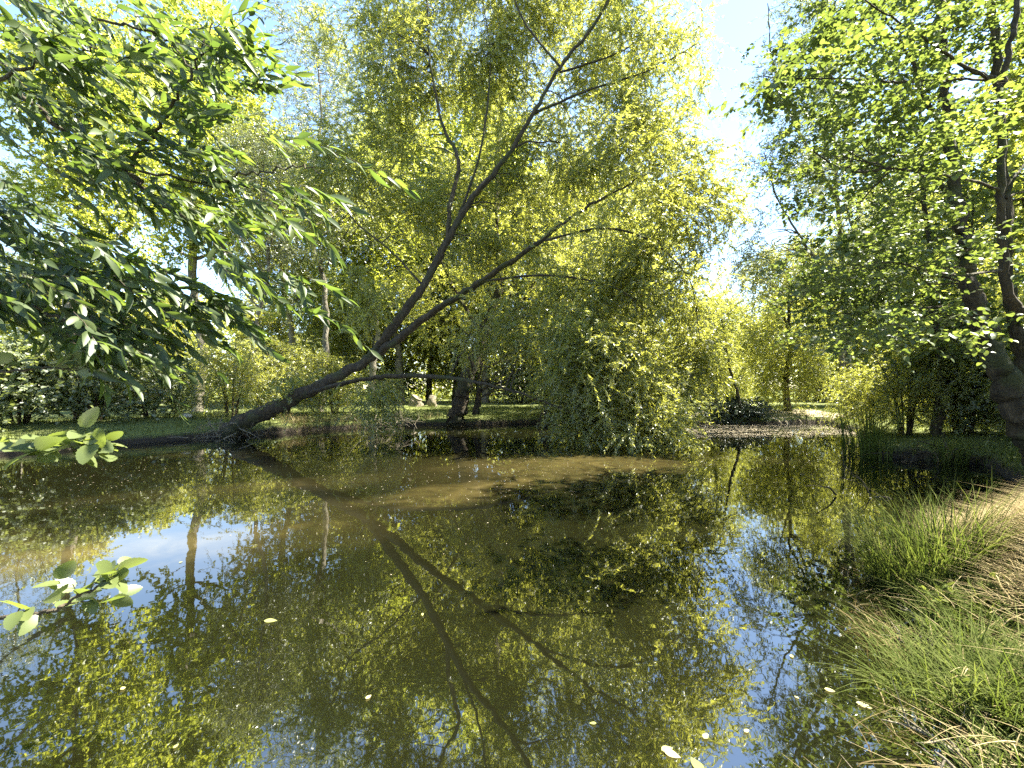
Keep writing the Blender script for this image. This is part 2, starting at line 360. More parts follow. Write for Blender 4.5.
# ------------------------------------------------------------------ grass
def blades(g, rg, x, y, hgt, wid, lean, mi=0, tint=(.5, .18), K=4, z=None, azm=None, curl=1.):
    n = len(x); z = height(x, y) if z is None else z
    az = rg.uniform(0, 2 * math.pi, n) if azm is None else azm
    out = np.stack([np.cos(az), np.sin(az), 0 * az], -1); sd = np.stack([-np.sin(az), np.cos(az), 0 * az], -1)
    t = np.linspace(0, 1, K)
    base = np.stack([x, y, z - .01], -1)
    ln = lean * rg.uniform(.4, 1.5, n)
    r = (hgt * ln)[:, None] * t[None] ** 1.7; h = hgt[:, None] * (t[None] - .45 * curl * np.clip(ln, 0, 1.4)[:, None] * t[None] ** 2.2)
    c = base[:, None] + out[:, None] * r[..., None] + UP * h[..., None]
    w = (wid[:, None] * (1 - t[None] ** 1.6) * .5 + .0004)[..., None]
    v = np.stack([c - sd[:, None] * w, c + sd[:, None] * w], 2).reshape(-1, 3)
    b = (np.arange(n) * K * 2)[:, None] + (np.arange(K - 1) * 2)[None]
    q = np.stack([b, b + 1, b + 3, b + 2], -1).reshape(-1, 4)
    g.add(v, q, mi, np.repeat(np.clip(rg.normal(tint[0], tint[1], n), 0, 1), K * 2))
def region(rg, n, x0, x1, y0, y1, s0, s1):
    x = rg.uniform(x0, x1, n); y = rg.uniform(y0, y1, n); s = pond_sd(x, y); k = (s > s0) & (s < s1); return x[k], y[k], s[k]

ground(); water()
rg = np.random.default_rng(11)
# near bank: living grass
g = Geo()
x, y, s = region(rg, 160000, .6, 7.5, .6, 6.2, -.12, 9)
keep = rg.uniform(0, 1, len(x)) < np.clip(.25 + .55 * (wav(x, y, 1.9, 21) + .5) , .10, 1) * (1 - .7 * sstep(.3, .8, s)) ; x, y, s = x[keep], y[keep], s[keep]
blades(g, rg, x, y, rg.uniform(.04, .22, len(x)) * (1 + .5 * wav(x, y, 4., 9)), rg.uniform(.004, .011, len(x)), .8, tint=(.45, .2))
# long arching blades over the water's edge
x, y, s = region(rg, 4500, .6, 5.0, .8, 5.0, -.05, .4)
blades(g, rg, x, y, rg.uniform(.08, .36, len(x)) , rg.uniform(.004, .013, len(x)), .9, tint=(.45, .3), K=6)
tag(g.build('bank_grass', [M['grass']]), 'green grass growing over the near right bank', 'grass', kind='stuff')
# cut hay lying about
g = Geo()
x, y, s = region(rg, 150000, 1.3, 7.0, .8, 5.6, .02, 9)
keep = rg.uniform(0, 1, len(x)) < np.clip(wav(x, y, 2.6, 33) * 1.2 + .05 + .4 * (s > .4), 0.02, 1); x, y = x[keep], y[keep]
n = len(x)
blades(g, rg, x, y, rg.uniform(.05, .15, n), rg.uniform(.003, .006, n), 2.6, tint=(.5, .22), K=5, z=height(x, y) + rg.uniform(.0, .16, n), curl=.5)
x, y, s = region(rg, 30000, .9, 4.6, .9, 4.6, -.42, .12)
keep = rg.uniform(0, 1, len(x)) < np.clip(wav(x, y, 3.4, 61) + .35, 0, 1) * sstep(-.42, .0, s); x, y = x[keep], y[keep]; n = len(x)
blades(g, rg, x, y, rg.uniform(.04, .11, n), rg.uniform(.003, .007, n), 2.4, tint=(.15, .18), K=5, z=np.maximum(height(x, y), 0) + rg.uniform(.005, .05, n), curl=.5)
tag(g.build('cut_hay', [M['hay']]), 'pale cut hay lying in swathes over the near right bank', 'hay', kind='stuff')
# reed like tall grass standing at the corner of the bank
def clump(name, label, cat, c, r, n, h0, h1, w0, w1, lean, mat, tint=(.5, .15), K=6, seed=1, group=None, zc=None):
    q = np.random.default_rng(seed); g = Geo()
    a = q.uniform(0, 6.28, n); d = r * np.sqrt(q.uniform(0, 1, n)); x = c[0] + np.cos(a) * d; y = c[1] + np.sin(a) * d
    z = height(x, y); z = np.maximum(z, -.05)
    blades(g, q, x, y, q.uniform(h0, h1, n), q.uniform(w0, w1, n), lean, tint=tint, K=K, z=z, azm=a + q.normal(0, .9, n))
    o = g.build(name, [M[mat]], origin=(c[0], c[1], 0)); o.location = (c[0], c[1], 0)
    return tag(o, label, cat, group)
clump('grass_clump', 'tall bright green grass clump standing upright at the corner of the near bank', 'grass clump', (3.5, 3.55), .40, 1400, .15, .95, .003, .009, .6, 'grass', (.42, .28), seed=5)
clump('grass_clump', 'loose arching green tuft over the water at the bottom of the near bank', 'grass clump', (2.35, 2.2), .32, 500, .25, .55, .004, .008, .8, 'grass', (.6, .18), seed=6)
clump('grass_clump', 'small dark green tuft near the bottom edge right of the arching tuft', 'grass clump', (2.5, 1.9), .28, 600, .2, .42, .004, .008, .6, 'grass', (.4, .18), seed=7)
clump('reed_clump', 'slim green reeds standing in water before the right hand thicket', 'reeds', (8.7, 10.3), .5, 130, .6, 1.9, .014, .026, .22, 'grass', (.3, .2), seed=8)
clump('reed_clump', 'short sparse reeds at the foot of the dark earth bank', 'reeds', (9.9, 9.5), .3, 120, .4, .9, .012, .02, .3, 'grass', (.5, .2), seed=9)
# lawn and shore grass beyond the water
g = Geo()
x, y, s = region(rg, 150000, -24, 22, 6, 30, -.05, 7)
keep = (np.hypot(x, y) > 7); x, y, s = x[keep], y[keep], s[keep]
blades(g, rg, x, y, rg.uniform(.05, .16, len(x)) * (1 + 1.6 * (s < .35)), rg.uniform(.012, .022, len(x)), .6, tint=(.7, .2), K=3)
tag(g.build('lawn_grass', [M['grass']]), 'sunlit lawn grass on the far side of the pond', 'grass', kind='stuff')
g = Geo()
x, y, s = region(rg, 60000, -9, 3.5, 13, 22, -.12, .7)
keep = rg.uniform(0, 1, len(x)) < np.clip(wav(x, y, 2.5, 77) + .2, 0, 1); x, y, s = x[keep], y[keep], s[keep]
blades(g, rg, x, y, rg.uniform(.15, .55, len(x)), rg.uniform(.008, .014, len(x)), .6, tint=(.45, .25), K=4)
tag(g.build('shore_straw', [M['hay']]), 'dry straw coloured stalks fringing the far bank', 'dry grass', kind='stuff')

# ------------------------------------------------------------------ the leaning willow
W4 = tmpl_willow(.28); B6 = tmpl_broad(.78)
def px(lst): return [P(*a) for a in lst]
base = P(228, 434, 14.9)
trunk = [base + (-.5, .1, -.3)] + px([(238, 426, 14.8), (268, 411, 14.6), (300, 395, 14.4), (345, 372, 14.1), (385, 348, 13.8), (430, 314, 13.5), (482, 281, 13.2), (535, 245, 12.9), (590, 205, 12.6), (650, 172, 12.2)])
stem = px([(372, 356, 13.9), (392, 328, 13.8), (420, 290, 13.8), (443, 250, 13.7), (470, 200, 13.6), (503, 160, 13.5), (530, 118, 13.4), (560, 66, 13.2), (603, 8, 13.0), (632, -60, 12.9), (650, -140, 12.8)])
arch = px([(305, 394, 14.3), (340, 384, 13.9), (380, 377, 13.5), (430, 376, 13.1), (470, 381, 12.7), (505, 389, 12.4), (545, 402, 12.1), (590, 420, 11.8)])
up1 = px([(447, 243, 13.7), (450, 205, 13.8), (458, 160, 13.9), (442, 122, 14.1), (430, 60, 14.2), (425, -30, 14.3)])
up2 = px([(560, 64, 13.2), (520, 10, 13.4), (500, -70, 13.6)])
br1 = px([(533, 112, 13.4), (585, 90, 13.1), (650, 68, 12.9), (700, 40, 12.7)])
br2 = px([(560, 70, 13.2), (620, 50, 13.5), (660, 20, 13.8)])
br3 = px([(545, 240, 12.8), (600, 228, 12.2), (650, 240, 11.9), (690, 280, 11.7), (700, 340, 11.5)])
br4 = px([(482, 281, 13.2), (550, 275, 12.6), (620, 290, 12.1), (660, 330, 11.8)])
br5 = px([(423, 286, 13.8), (390, 250, 14.2), (350, 215, 14.6), (330, 160, 14.8)])
br6 = px([(455, 225, 13.7), (480, 150, 14.2), (490, 60, 14.6), (480, -20, 14.8)])
def B(a, b, Y, rx, ry, rz, n): return (P(a, b, Y), (rx, ry, rz), n)
blobs = [B(385, 70, 15.2, 2.4, 1.8, 3.0, 80), B(470, 40, 15.8, 2.8, 1.6, 3.0, 100), B(560, 40, 15.2, 2.4, 1.5, 3.0, 85), B(650, 60, 13.4, 1.7, 1.8, 2.6, 66),
    B(335, 190, 15.4, 1.4, 1.6, 2.2, 34), B(430, 190, 15.6, 2.0, 1.4, 2.0, 46), B(540, 170, 15.0, 2.2, 1.4, 2.0, 54), B(645, 170, 13.2, 2.1, 2.0, 2.3, 52),
    B(600, 265, 13.4, 2.2, 1.7, 1.9, 40), B(665, 265, 12.6, 1.4, 1.6, 2.0, 26), B(500, 240, 15.0, 1.8, 1.0, 1.4, 26), B(505, 330, 13.8, 1.6, 1.0, 1.0, 22),
    B(600, 345, 12.4, 1.6, 1.3, 1.4, 48), B(668, 395, 11.8, 1.0, 1.0, 1.2, 30), B(640, 350, 12.3, 1.2, 1.2, 1.0, 20), B(590, 408, 12.2, 1.1, .8, .6, 18), B(565, 380, 12.6, .8, .8, .8, 9), B(630, 428, 11.4, .7, .6, .35, 9), B(695, 345, 12.1, .7, 1.0, 1.5, 20), B(705, 215, 12.9, .8, 1.0, 1.6, 18), B(390, 398, 14.0, 1.9, .7, .5, 10), B(300, 385, 14.6, 1.2, .6, .5, 7), B(350, 300, 14.6, 1.3, 1., 1.2, 12),
    B(500, -110, 14.6, 4.0, 3.0, 2.6, 70), B(620, -90, 13.5, 2.4, 2.4, 2.4, 40)]
make_tree('willow_tree', 'big willow leaning far over the water with a dark forked trunk and huge crown', 'tree', base,
    [(trunk, .28, .012), (stem, .14, .02), (arch, .085, .02), (up1, .085, .02), (up2, .04, .015), (br1, .045, .012), (br2, .035, .01), (br3, .04, .008), (br4, .04, .008), (br5, .04, .012), (br6, .045, .012)],
    blobs, 'willow', W4, seed=3, hubs=110, gap=.22, gs=.55, up_pref=.8, rmax=.045,
    leaf=.125, csize=.62, ntw=17, twlen=.85, nleaf=36, droop=.45, jit=1., bias=.3, upw=.1, ax=.6, spread=.5)

# second willow on the far bank behind it
b2 = P(456, 421, 19.3)
make_tree('willow_tree', 'second willow with a stout split trunk on the far bank behind the arching limb', 'tree', b2,
    [([b2 + (0, 0, -.3)] + px([(458, 415, 19.3), (465, 385, 19.3), (478, 345, 19.3), (490, 315, 19.4), (500, 275, 19.5), (496, 210, 19.7), (500, 120, 20), (505, 20, 20.2)]), .40, .05),
     (px([(476, 414, 19.5), (479, 392, 19.5), (482, 365, 19.5), (500, 330, 19.7), (530, 290, 19.9), (560, 240, 20.2)]), .15, .03),
     (px([(482, 335, 19.4), (455, 290, 19.8), (430, 240, 20), (400, 190, 20.3)]), .09, .02)],
    [B(440, 290, 20, 2.6, 2.0, 2.2, 48), B(540, 270, 20, 3.2, 2.2, 3.0, 64), B(500, 160, 20.5, 4.5, 2.5, 4, 64), B(590, 340, 19.5, 2.2, 1.5, 2.2, 48), B(570, 395, 19, 1.8, 1., .8, 25), B(400, 180, 20.6, 2.5, 2, 3, 25)],
    'willow', W4, seed=14, hubs=60, gap=.2, leaf=.17, csize=.7, ntw=11, twlen=1., nleaf=22, droop=.4, bias=.3)

# ------------------------------------------------------------------ prototype trees for the wood around the pond
def proto(name, label, cat, h, r, crown, n, leafmat, tm, bark, seed, r0=.16, lean=(0, 0), nlimb=5, group=None, z0=.35, **fk):
    q = np.random.default_rng(seed)
    top = np.array([lean[0], lean[1], h * .92]); tr = [np.array([0, 0, -.4])]
    for k in range(1, 7): tr.append(top * k / 6 + np.array([q.normal(0, .10), q.normal(0, .10), 0]) * h * .12 * (k > 0))
    limbs = [(tr, r0, .02)]
    trc = catmull(tr, 8)
    for k in range(nlimb):
        a = q.uniform(0, 6.28); t = int(len(trc) * q.uniform(z0, .75)); p = trc[t]; L = r * q.uniform(.6, 1.)
        e = p + np.array([math.cos(a) * L, math.sin(a) * L, L * q.uniform(.5, 1.2)])
        limbs.append(([p, (p + e) / 2 + np.array([0, 0, -.08 * L]), e], r0 * .4, .012))
    bl = []
    for (zz, rr, rz, k) in crown: bl.append(((lean[0] * zz, lean[1] * zz, zz * h), (rr * r, rr * r, rz * h), int(n * k)))
    return make_tree(name, label, cat, (0, 0, 0), limbs, bl, leafmat, tm, bark, seed, group=group, **fk)
tall = [(.50, .8, .16, .25), (.68, 1., .16, .35), (.86, .75, .14, .4)]
oval = [(.35, .9, .22, .35), (.6, 1., .25, .4), (.82, .7, .18, .25)]
G1 = 'trees of the wood around the pond'
pops = proto('poplar_tree', 'tall slender yellow green poplar rising behind the hanging foreground leaves, its top catching the sun', 'tree', 15, 3.0, tall, 270, 'poplar', tmpl_broad(.8), 'bark2', 21, r0=.19, group=G1, leaf=.12, csize=.6, ntw=9, twlen=.8, nleaf=18, droop=.15, gap=.25, hubs=40)
thin = proto('birch_tree', 'thin airy tree with a crooked grey stem left of the leaning willow', 'tree', 13, 2.4, tall, 160, 'willow2', W4, 'bark2', 22, r0=.11, group=G1, leaf=.12, csize=.6, ntw=9, twlen=.9, nleaf=20, droop=.35, gap=.3, hubs=30)
full = proto('leafy_tree', 'full round crowned green tree closing the far side of the lawn', 'tree', 11, 3.8, oval, 290, 'light', tmpl_broad(.8), 'bark', 23, r0=.2, group=G1, leaf=.15, csize=.75, ntw=9, twlen=.9, nleaf=16, droop=.15, gap=.2, hubs=40)
wil = proto('willow_tree', 'sunlit yellow green willow on the far bank at the edge of the sky gap', 'tree', 10, 3.2, [(.22, .8, .16, .25), (.45, 1., .2, .4), (.75, .8, .2, .35)], 300, 'willow', W4, 'bark', 24, r0=.2, group=G1, leaf=.17, csize=.65, ntw=11, twlen=.9, nleaf=20, droop=.5, gap=.2, hubs=40)
G2 = 'shrubs along the shore and lawn'
def shrub_proto(name, label, h, r, n, leafmat, tm, seed, **fk):
    q = np.random.default_rng(seed); limbs = []
    for k in range(7):
        a = k / 7 * 6.28 + q.uniform(-.3, .3); e = np.array([math.cos(a) * r * .55, math.sin(a) * r * .55, h * q.uniform(.6, .9)])
        s = np.array([math.cos(a) * .12, math.sin(a) * .12, -.2]); limbs.append(([s, (s + e) / 2 * np.array([.7, .7, 1.1]), e], .035, .01))
    return make_tree(name, label, 'shrub', (0, 0, 0), limbs, [((0, 0, h * .42), (r, r, h * .4), int(n * .6)), ((0, 0, h * .7), (r * .75, r * .75, h * .3), int(n * .4))], leafmat, tm, 'twig', seed, group=G2, limb_name='stem', **fk)
bush = shrub_proto('broadleaf_shrub', 'dense blue green broadleaf shrub on the left bank', 2.6, 1.7, 75, 'bush', B6, 31, leaf=.12, csize=.45, ntw=9, twlen=.5, nleaf=12, droop=.1, gap=.1, hubs=20, bias=.9, jit=.6)
wbush = shrub_proto('willow_shrub', 'yellow green weeping shrub of upright wands beside the leaning willow trunk', 3.4, 1.6, 90, 'willow', W4, 32, leaf=.12, csize=.5, ntw=10, twlen=.8, nleaf=22, droop=.6, gap=.1, hubs=20)

used = set()
def put(src, pxx, Y, rz, sc, label, group=None):
    x = (pxx - CX) / F * Y; z = float(height(np.array([x]), np.array([float(Y)]))[0])
    if src.name not in used:
        used.add(src.name); src.location = (x, Y, z); src.rotation_euler = (0, 0, rad(rz)); src.scale = (sc,) * 3 if np.isscalar(sc) else sc
        src['label'] = label
        return src
    return copy_tree(src, (x, Y, z), rad(rz), sc, label, group)
# left background
put(pops, 195, 22, 0, (1.35, 1.35, 1.4), 'tall yellow poplar behind the hanging ash leaves, brightest crown top left')
put(pops, 80, 14.5, 70, (.85, .85, .95), 'poplar with a straight trunk standing in the blue green shrubs at the left bank')
put(pops, -190, 19, 130, 1.0, 'poplar half cut off by the left edge of the photo')
put(thin, 262, 19, 20, 1.0, 'thin airy tree with a crooked dark stem left of the leaning willow')
put(thin, 318, 21, 200, 1.5, 'thin tree seen through the leaning willow crown upper left')
put(thin, 20, 25, 100, 1.1, 'thin tree standing far back at the far left behind the poplars')
put(pops, 370, 28, 250, 1.1, 'pale poplar far behind the fork of the leaning willow')
# far side
put(full, 60, 30, 0, 1.0, 'round green tree far back at the left beyond the shrubs')
put(full, 150, 33, 40, .8, 'round green tree beyond the lawn left of the weeping shrub')
put(full, 262, 36, 80, .85, 'round green tree beyond the lawn behind the weeping shrub')
put(full, 345, 40, 110, 1.2, 'round green tree beyond the lawn behind the leaning trunk')
put(full, 430, 36, 150, 1.25, 'round green tree beyond the lawn left of the split trunk')
put(full, 530, 37, 30, 1.9, 'round green tree beyond the lawn right of the split trunk')
put(full, 620, 40, 210, 1.8, 'round green tree beyond the lawn behind the sunlit willow')
put(full, 805, 42, 300, 1.3, 'round tree far back just right of the sky gap')
put(full, 725, 44, 250, .9, 'small round tree far back at the foot of the sky gap')
put(wil, 640, 20.5, 0, (1.0, 1.0, 1.1), 'sunlit yellow green willow on the far bank at the left edge of the sky gap')
put(wil, 600, 25, 140, (1.3, 1.3, 1.6), 'taller sunlit willow standing behind the far bank willow')
put(wil, 715, 29, 60, .8, 'small bright willow at the foot of the sky gap')
put(wil, 550, 35, 250, (1.6, 1.6, 2.0), 'willow glimpsed between the leaning crown and the lawn')
put(wil, 345, 34, 190, (1.4, 1.4, 1.8), 'low willow beyond the lawn behind the arching limb')
put(wil, 455, 36, 330, (1.5, 1.5, 2.1), 'willow standing straight behind the split trunk beyond the lawn')
put(pops, 285, 27, 300, 1.15, 'pale poplar far behind the thin crooked tree')
# right hand side
put(pops, 400, 33, 40, 1.6, 'tall pale poplar seen through the left half of the leaning crown')
put(pops, 487, 34, 160, 1.7, 'tall pale poplar seen through the middle of the leaning crown')
put(wil, 788, 22.5, 100, (.8, .8, .95), 'dark stemmed willow growing out of the ivy mound')
put(thin, 850, 20, 290, 1.05, 'grey leaved thin tree edging the right side of the sky gap')
put(wil, 900, 27, 320, 1.5, 'bright willow behind the right hand alders')
put(pops, 965, 27, 200, 1.2, 'poplar rising behind the pale alder stems')
put(full, 1040, 26, 120, 1.3, 'round dark tree behind the thicket by the right edge')
put(full, 920, 36, 240, 1.4, 'round tree far behind the right hand alders')
# outside the frame: the trees that shade the pond
def off(src, x, y, rz, sc, label): copy_tree(src, (x, y, zat(x, y)), rad(rz), sc, label, G1)
def zat(x, y): return float(height(np.array([float(x)]), np.array([float(y)]))[0])
off(full, 14.5, 7.0, 20, 1.1, 'round green tree standing to the right of the near bank')
off(pops, 17.0, 11.5, 80, 1.0, 'poplar standing right of the alders')
off(full, 10.5, -5.0, 140, 1.15, 'round green tree standing behind the photographer on the right')
off(pops, 6.5, -4.5, 200, .95, 'poplar standing right behind the photographer')
off(thin, 9.6, .6, 20, .9, 'thin tree standing beside the near bank to the right')
off(full, -9.0, -3.5, 250, 1.1, 'round green tree on the near bank behind the ash')
off(wil, 22.5, 15, 250, 1.2, 'willow beyond the right hand thicket')
# shrubs
put(bush, 20, 13.2, 0, 1.05, 'dense blue green broadleaf shrub at the left edge above the dark bank')
put(bush, 95, 14.0, 60, 1.0, 'dense blue green broadleaf shrub behind the bright alder sprig')
put(bush, 150, 15.5, 140, .8, 'broadleaf shrub at the end of the row nearest the weeping shrub')
put(bush, -45, 12.3, 200, 1.1, 'broadleaf shrub cut by the left edge of the photo')
put(wbush, 232, 16.8, 0, 1.0, 'yellow green weeping shrub of upright wands left of the leaning trunk')
put(wbush, 285, 18.5, 120, 1.05, 'weeping shrub just behind the leaning trunk')
put(wbush, 335, 20, 220, .9, 'pale weeping shrub under the leaning trunk fork')
for k, (a, Y, s_, src) in enumerate([(180, 27, 1.1, bush), (310, 33, 1.2, bush), (385, 30, .8, wbush), (395, 36, 1.3, bush), (520, 33, 1.2, bush), (575, 32, 1.3, bush), (640, 33, 1.2, wbush), (690, 34, 1.0, bush), (735, 30, .9, wbush), (820, 36, 1.1, bush), (885, 30, 1.1, wbush), (100, 24, 1.2, bush), (480, 36, 1.3, wbush)]):
    where = ['left of the lawn behind the weeping shrub', 'beyond the lawn under the leaning trunk', 'beside the two cut stumps', 'behind the two cut stumps', 'beyond the lawn right of the split trunk', 'behind the drooping willow tips', 'in the sun behind the dipping willow branches', 'in the shade left of the pale path', 'at the foot of the sky gap', 'far behind the sandy strip', 'behind the reeds on the far shore', 'far back at the left between the poplars', 'beyond the lawn behind the split trunk'][k]
    put(src, a, Y, 50 * k, s_, ('leafy shrub ' if src is bush else 'feathery yellow green shrub ') + where)
# right thicket at 10-14 m
put(wbush, 905, 12.6, 40, .85, 'feathery shrub at the water edge behind the reeds')
put(wbush, 965, 11.6, 160, .9, 'feathery shrub above the dark earth bank')
put(bush, 1030, 10.6, 80, .85, 'leafy shrub beside the leaning dark alder trunk')
put(bush, 985, 13.5, 240, .6, 'leafy shrub in the middle of the right thicket')
put(wbush, 1080, 9.5, 300, .9, 'feathery shrub cut by the right edge of the photo')
# far-off wood closing the view
q_ = np.random.default_rng(140); n = 170000
th = q_.uniform(rad(-80), rad(80), n); rr_ = q_.uniform(44, 60, n)
top = 8.5 + 3.0 * wav(th * 40, rr_ * .12, .55, 9)
zz = top * (1 - q_.uniform(0, 1, n) ** 1.6) * 1.0
kk = np.array([mnoise.noise(Vector((a * 26, b * .22, c * .35))) for a, b, c in zip(th, rr_, zz)]) > -.12
kk &= ~((np.abs(np.degrees(th) - 27) < 4) & (zz > 8))
th, rr_, zz = th[kk], rr_[kk], zz[kk]; n = len(th)
v, q = scatter(tmpl_broad(.8), np.stack([np.sin(th) * rr_, np.cos(th) * rr_, zz], -1), q_.normal(0, 1, (n, 3)), nrm(UP * .5 + q_.normal(0, 1, (n, 3))), q_.uniform(.22, .42, n))
g = Geo(); g.add(v, q, 0, np.repeat(np.clip(.5 + .35 * wav(th * 40, zz * .3, 1., 12) + q_.normal(0, .12, n), 0, 1), 6))
tag(g.build('distant_wood', [M['willow']]), 'far-off wood closing the view beyond the lawn', 'wood', kind='stuff')
put(wbush, 1000, 14, 20, .95, 'feathery shrub behind the leaning alder stems')
put(wbush, 868, 14.5, 260, .7, 'small feathery shrub behind the reeds on the water side')
# ivy mound on the far shore
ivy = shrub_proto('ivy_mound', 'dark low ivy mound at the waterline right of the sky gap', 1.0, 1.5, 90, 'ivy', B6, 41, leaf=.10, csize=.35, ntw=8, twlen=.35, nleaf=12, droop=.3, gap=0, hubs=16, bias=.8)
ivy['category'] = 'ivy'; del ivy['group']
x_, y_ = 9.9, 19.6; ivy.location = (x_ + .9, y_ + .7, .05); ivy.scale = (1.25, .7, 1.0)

# ------------------------------------------------------------------ right hand alders
AL = tmpl_broad(.85, .06)
ba = P(1052, 492, 7.3)
make_tree('alder_tree', 'thick dark alder leaning left at the right edge with a slender pale second stem', 'tree', ba,
    [([ba + (.15, 0, -.5)] + px([(1044, 462, 7.3), (1026, 430, 7.3), (1006, 385, 7.3), (990, 345, 7.35), (976, 300, 7.4), (966, 245, 7.5), (956, 190, 7.6), (948, 110, 7.8), (944, 20, 8.0), (940, -90, 8.2)]), .20, .06),
     (px([(1050, 460, 7.6), (1034, 405, 7.6), (1020, 350, 7.6), (1010, 290, 7.6), (1008, 220, 7.6), (1004, 130, 7.7), (998, 40, 7.8), (995, -60, 8)]), .11, .05),
     (px([(958, 205, 7.6), (935, 175, 7.5), (905, 168, 7.3), (850, 170, 7.0), (815, 150, 6.9)]), .04, .012),
     (px([(950, 130, 7.8), (930, 100, 7.7), (915, 60, 7.6), (880, 0, 7.4)]), .05, .015)],
    [B(880, 40, 8.0, 1.6, 1.6, 1.6, 33), B(850, 150, 8.0, 1.3, 1.4, 1.2, 28), B(960, 60, 8.4, 1.6, 1.5, 2.0, 33), B(880, 250, 8.2, 1.5, 1.3, 1.1, 30), B(960, 300, 8.6, 1.2, 1.2, 1.2, 20), B(830, 310, 9, 1.3, 1, .8, 20), B(1010, 180, 9, 1.5, 1.5, 2, 20), B(920, -90, 8.0, 2.4, 2.0, 1.4, 30)],
    'alder', AL, 'bark', seed=51, hubs=44, gap=.2, up_pref=.3, rmax=.03, leaf=.085, csize=.42, ntw=9, twlen=.5, nleaf=12, droop=.15, bias=1.3, jit=.6, flat=.5, spread=.8)
bc = np.array([6.9, 4.6, .4])
make_tree('alder_tree', 'near alder with thin black stem and level twigs of large round leaves, top right', 'tree', bc,
    [([bc + (0, 0, -.4)] + px([(1060, 340, 5.0), (1012, 300, 5.0), (1004, 230, 5.0), (1004, 150, 5.0), (1006, 80, 5.0), (1018, 20, 5.0), (1034, -60, 5.0)]), .06, .02),
     (px([(1005, 79, 5.0), (960, 77, 4.9), (900, 80, 4.7), (860, 77, 4.5), (800, 76, 4.4), (760, 74, 4.3)]), .016, .004),
     (px([(1004, 78, 5.0), (975, 68, 4.8), (950, 52, 4.7), (920, 30, 4.6), (880, 5, 4.5), (850, -20, 4.4)]), .022, .005),
     (px([(1003, 270, 5.0), (960, 275, 4.7), (930, 270, 4.5), (890, 262, 4.3), (850, 270, 4.2)]), .018, .004),
     (px([(1004, 190, 5.0), (975, 180, 4.8), (930, 172, 4.6), (880, 165, 4.4), (850, 150, 4.3)]), .018, .004),
     (px([(1008, 198, 5.0), (1018, 175, 5.0), (1040, 150, 5.1)]), .02, .008)],
    [B(820, 80, 4.5, .55, .6, .28, 12), B(900, 80, 4.6, .6, .6, .45, 15), B(970, 120, 4.6, .5, .6, .6, 11), B(860, 20, 4.6, .7, .6, .35, 15), B(900, 170, 4.4, .7, .6, .35, 15), B(870, 265, 4.4, .8, .5, .35, 18), B(960, 275, 4.4, .6, .6, .5, 12), B(940, 10, 4.8, .6, .6, .5, 10), B(780, 95, 4.3, .3, .3, .2, 5), B(900, 330, 4.6, .9, .5, .3, 12)],
    'alder', tmpl_fine(.85, 7, .05, .15, .25, 'oval'), 'bark', seed=52, hubs=26, gap=0, up_pref=.1, rmax=.010, bow=.05, leaf=.07, csize=.26, ntw=6, twlen=.34, nleaf=8, droop=.15, bias=1.5, jit=.5, flat=.35, spread=.8, twr=.0025)
bd = P(938, 452, 11.5)
make_tree('alder_tree', 'slim young alder standing on the dark earth bank behind the reeds', 'tree', bd,
    [([bd + (0, 0, -.4)] + px([(938, 435, 11.5), (940, 400, 11.6), (941, 370, 11.6), (936, 320, 11.7), (930, 250, 11.8), (925, 160, 12), (920, 60, 12)]), .13, .03),
     (px([(956, 440, 11.8), (953, 400, 11.8), (955, 350, 11.8), (968, 280, 12), (975, 200, 12)]), .09, .03)],
    [B(920, 330, 12, 1.6, 1.4, 1.3, 33), B(850, 300, 12, 1.4, 1.2, 1.3, 25), B(930, 200, 12.5, 1.8, 1.6, 2.0, 38), B(870, 120, 12.5, 1.6, 1.6, 2, 33), B(980, 390, 11.5, 1.0, 1.0, .7, 12)],
    'alder', AL, 'bark', seed=53, hubs=36, gap=.2, rmax=.03, leaf=.11, csize=.5, ntw=9, twlen=.6, nleaf=13, droop=.2, bias=1., jit=.7)
bw = P(805, 424, 17.5)
make_tree('willow_tree', 'willow with fine blue grey leaves whose tips fringe the right side of the sky gap', 'tree', bw + np.array([2.2, 0, 0]),
    [([bw + (2.2, 0, -.3)] + px([(850, 380, 17.5), (845, 300, 17.2), (840, 220, 17), (835, 120, 16.5), (830, 0, 16), (825, -80, 16)]), .11, .03),
     (px([(845, 300, 17.2), (810, 250, 16.5), (780, 200, 16), (765, 150, 16)]), .07, .015), (px([(840, 200, 17), (800, 130, 16), (775, 60, 15.5), (770, 0, 15.5)]), .07, .015)],
    [B(800, 60, 15.5, 1.5, 1.6, 2.6, 41), B(850, 60, 16, 2.0, 2, 3, 41), B(778, 175, 15.5, 1.3, 1.5, 1.7, 28), B(860, 190, 16.5, 2, 1.6, 2.2, 33), B(772, 260, 16, 1.3, 1.2, 1.2, 18), B(840, -60, 15.5, 2.4, 2, 1.6, 20)],
    'willow2', W4, 'bark2', seed=54, hubs=50, gap=.3, leaf=.14, csize=.6, ntw=10, twlen=.9, nleaf=20, droop=.5)
# thin leaning stem on the ivy mound
bs = P(742, 412, 19.6)
make_tree('sapling', 'thin bare lower stem leaning left out of the ivy mound with a sparse top', 'tree', bs, [([bs + (0, 0, -.2)] + px([(738, 395, 19.6), (731, 372, 19.6), (727, 352, 19.6), (722, 320, 19.6)]), .08, .03)],
    [B(722, 318, 19.6, .7, .7, .8, 11)], 'willow', W4, seed=55, hubs=6, gap=0, leaf=.15, csize=.4, ntw=8, twlen=.6, nleaf=16)

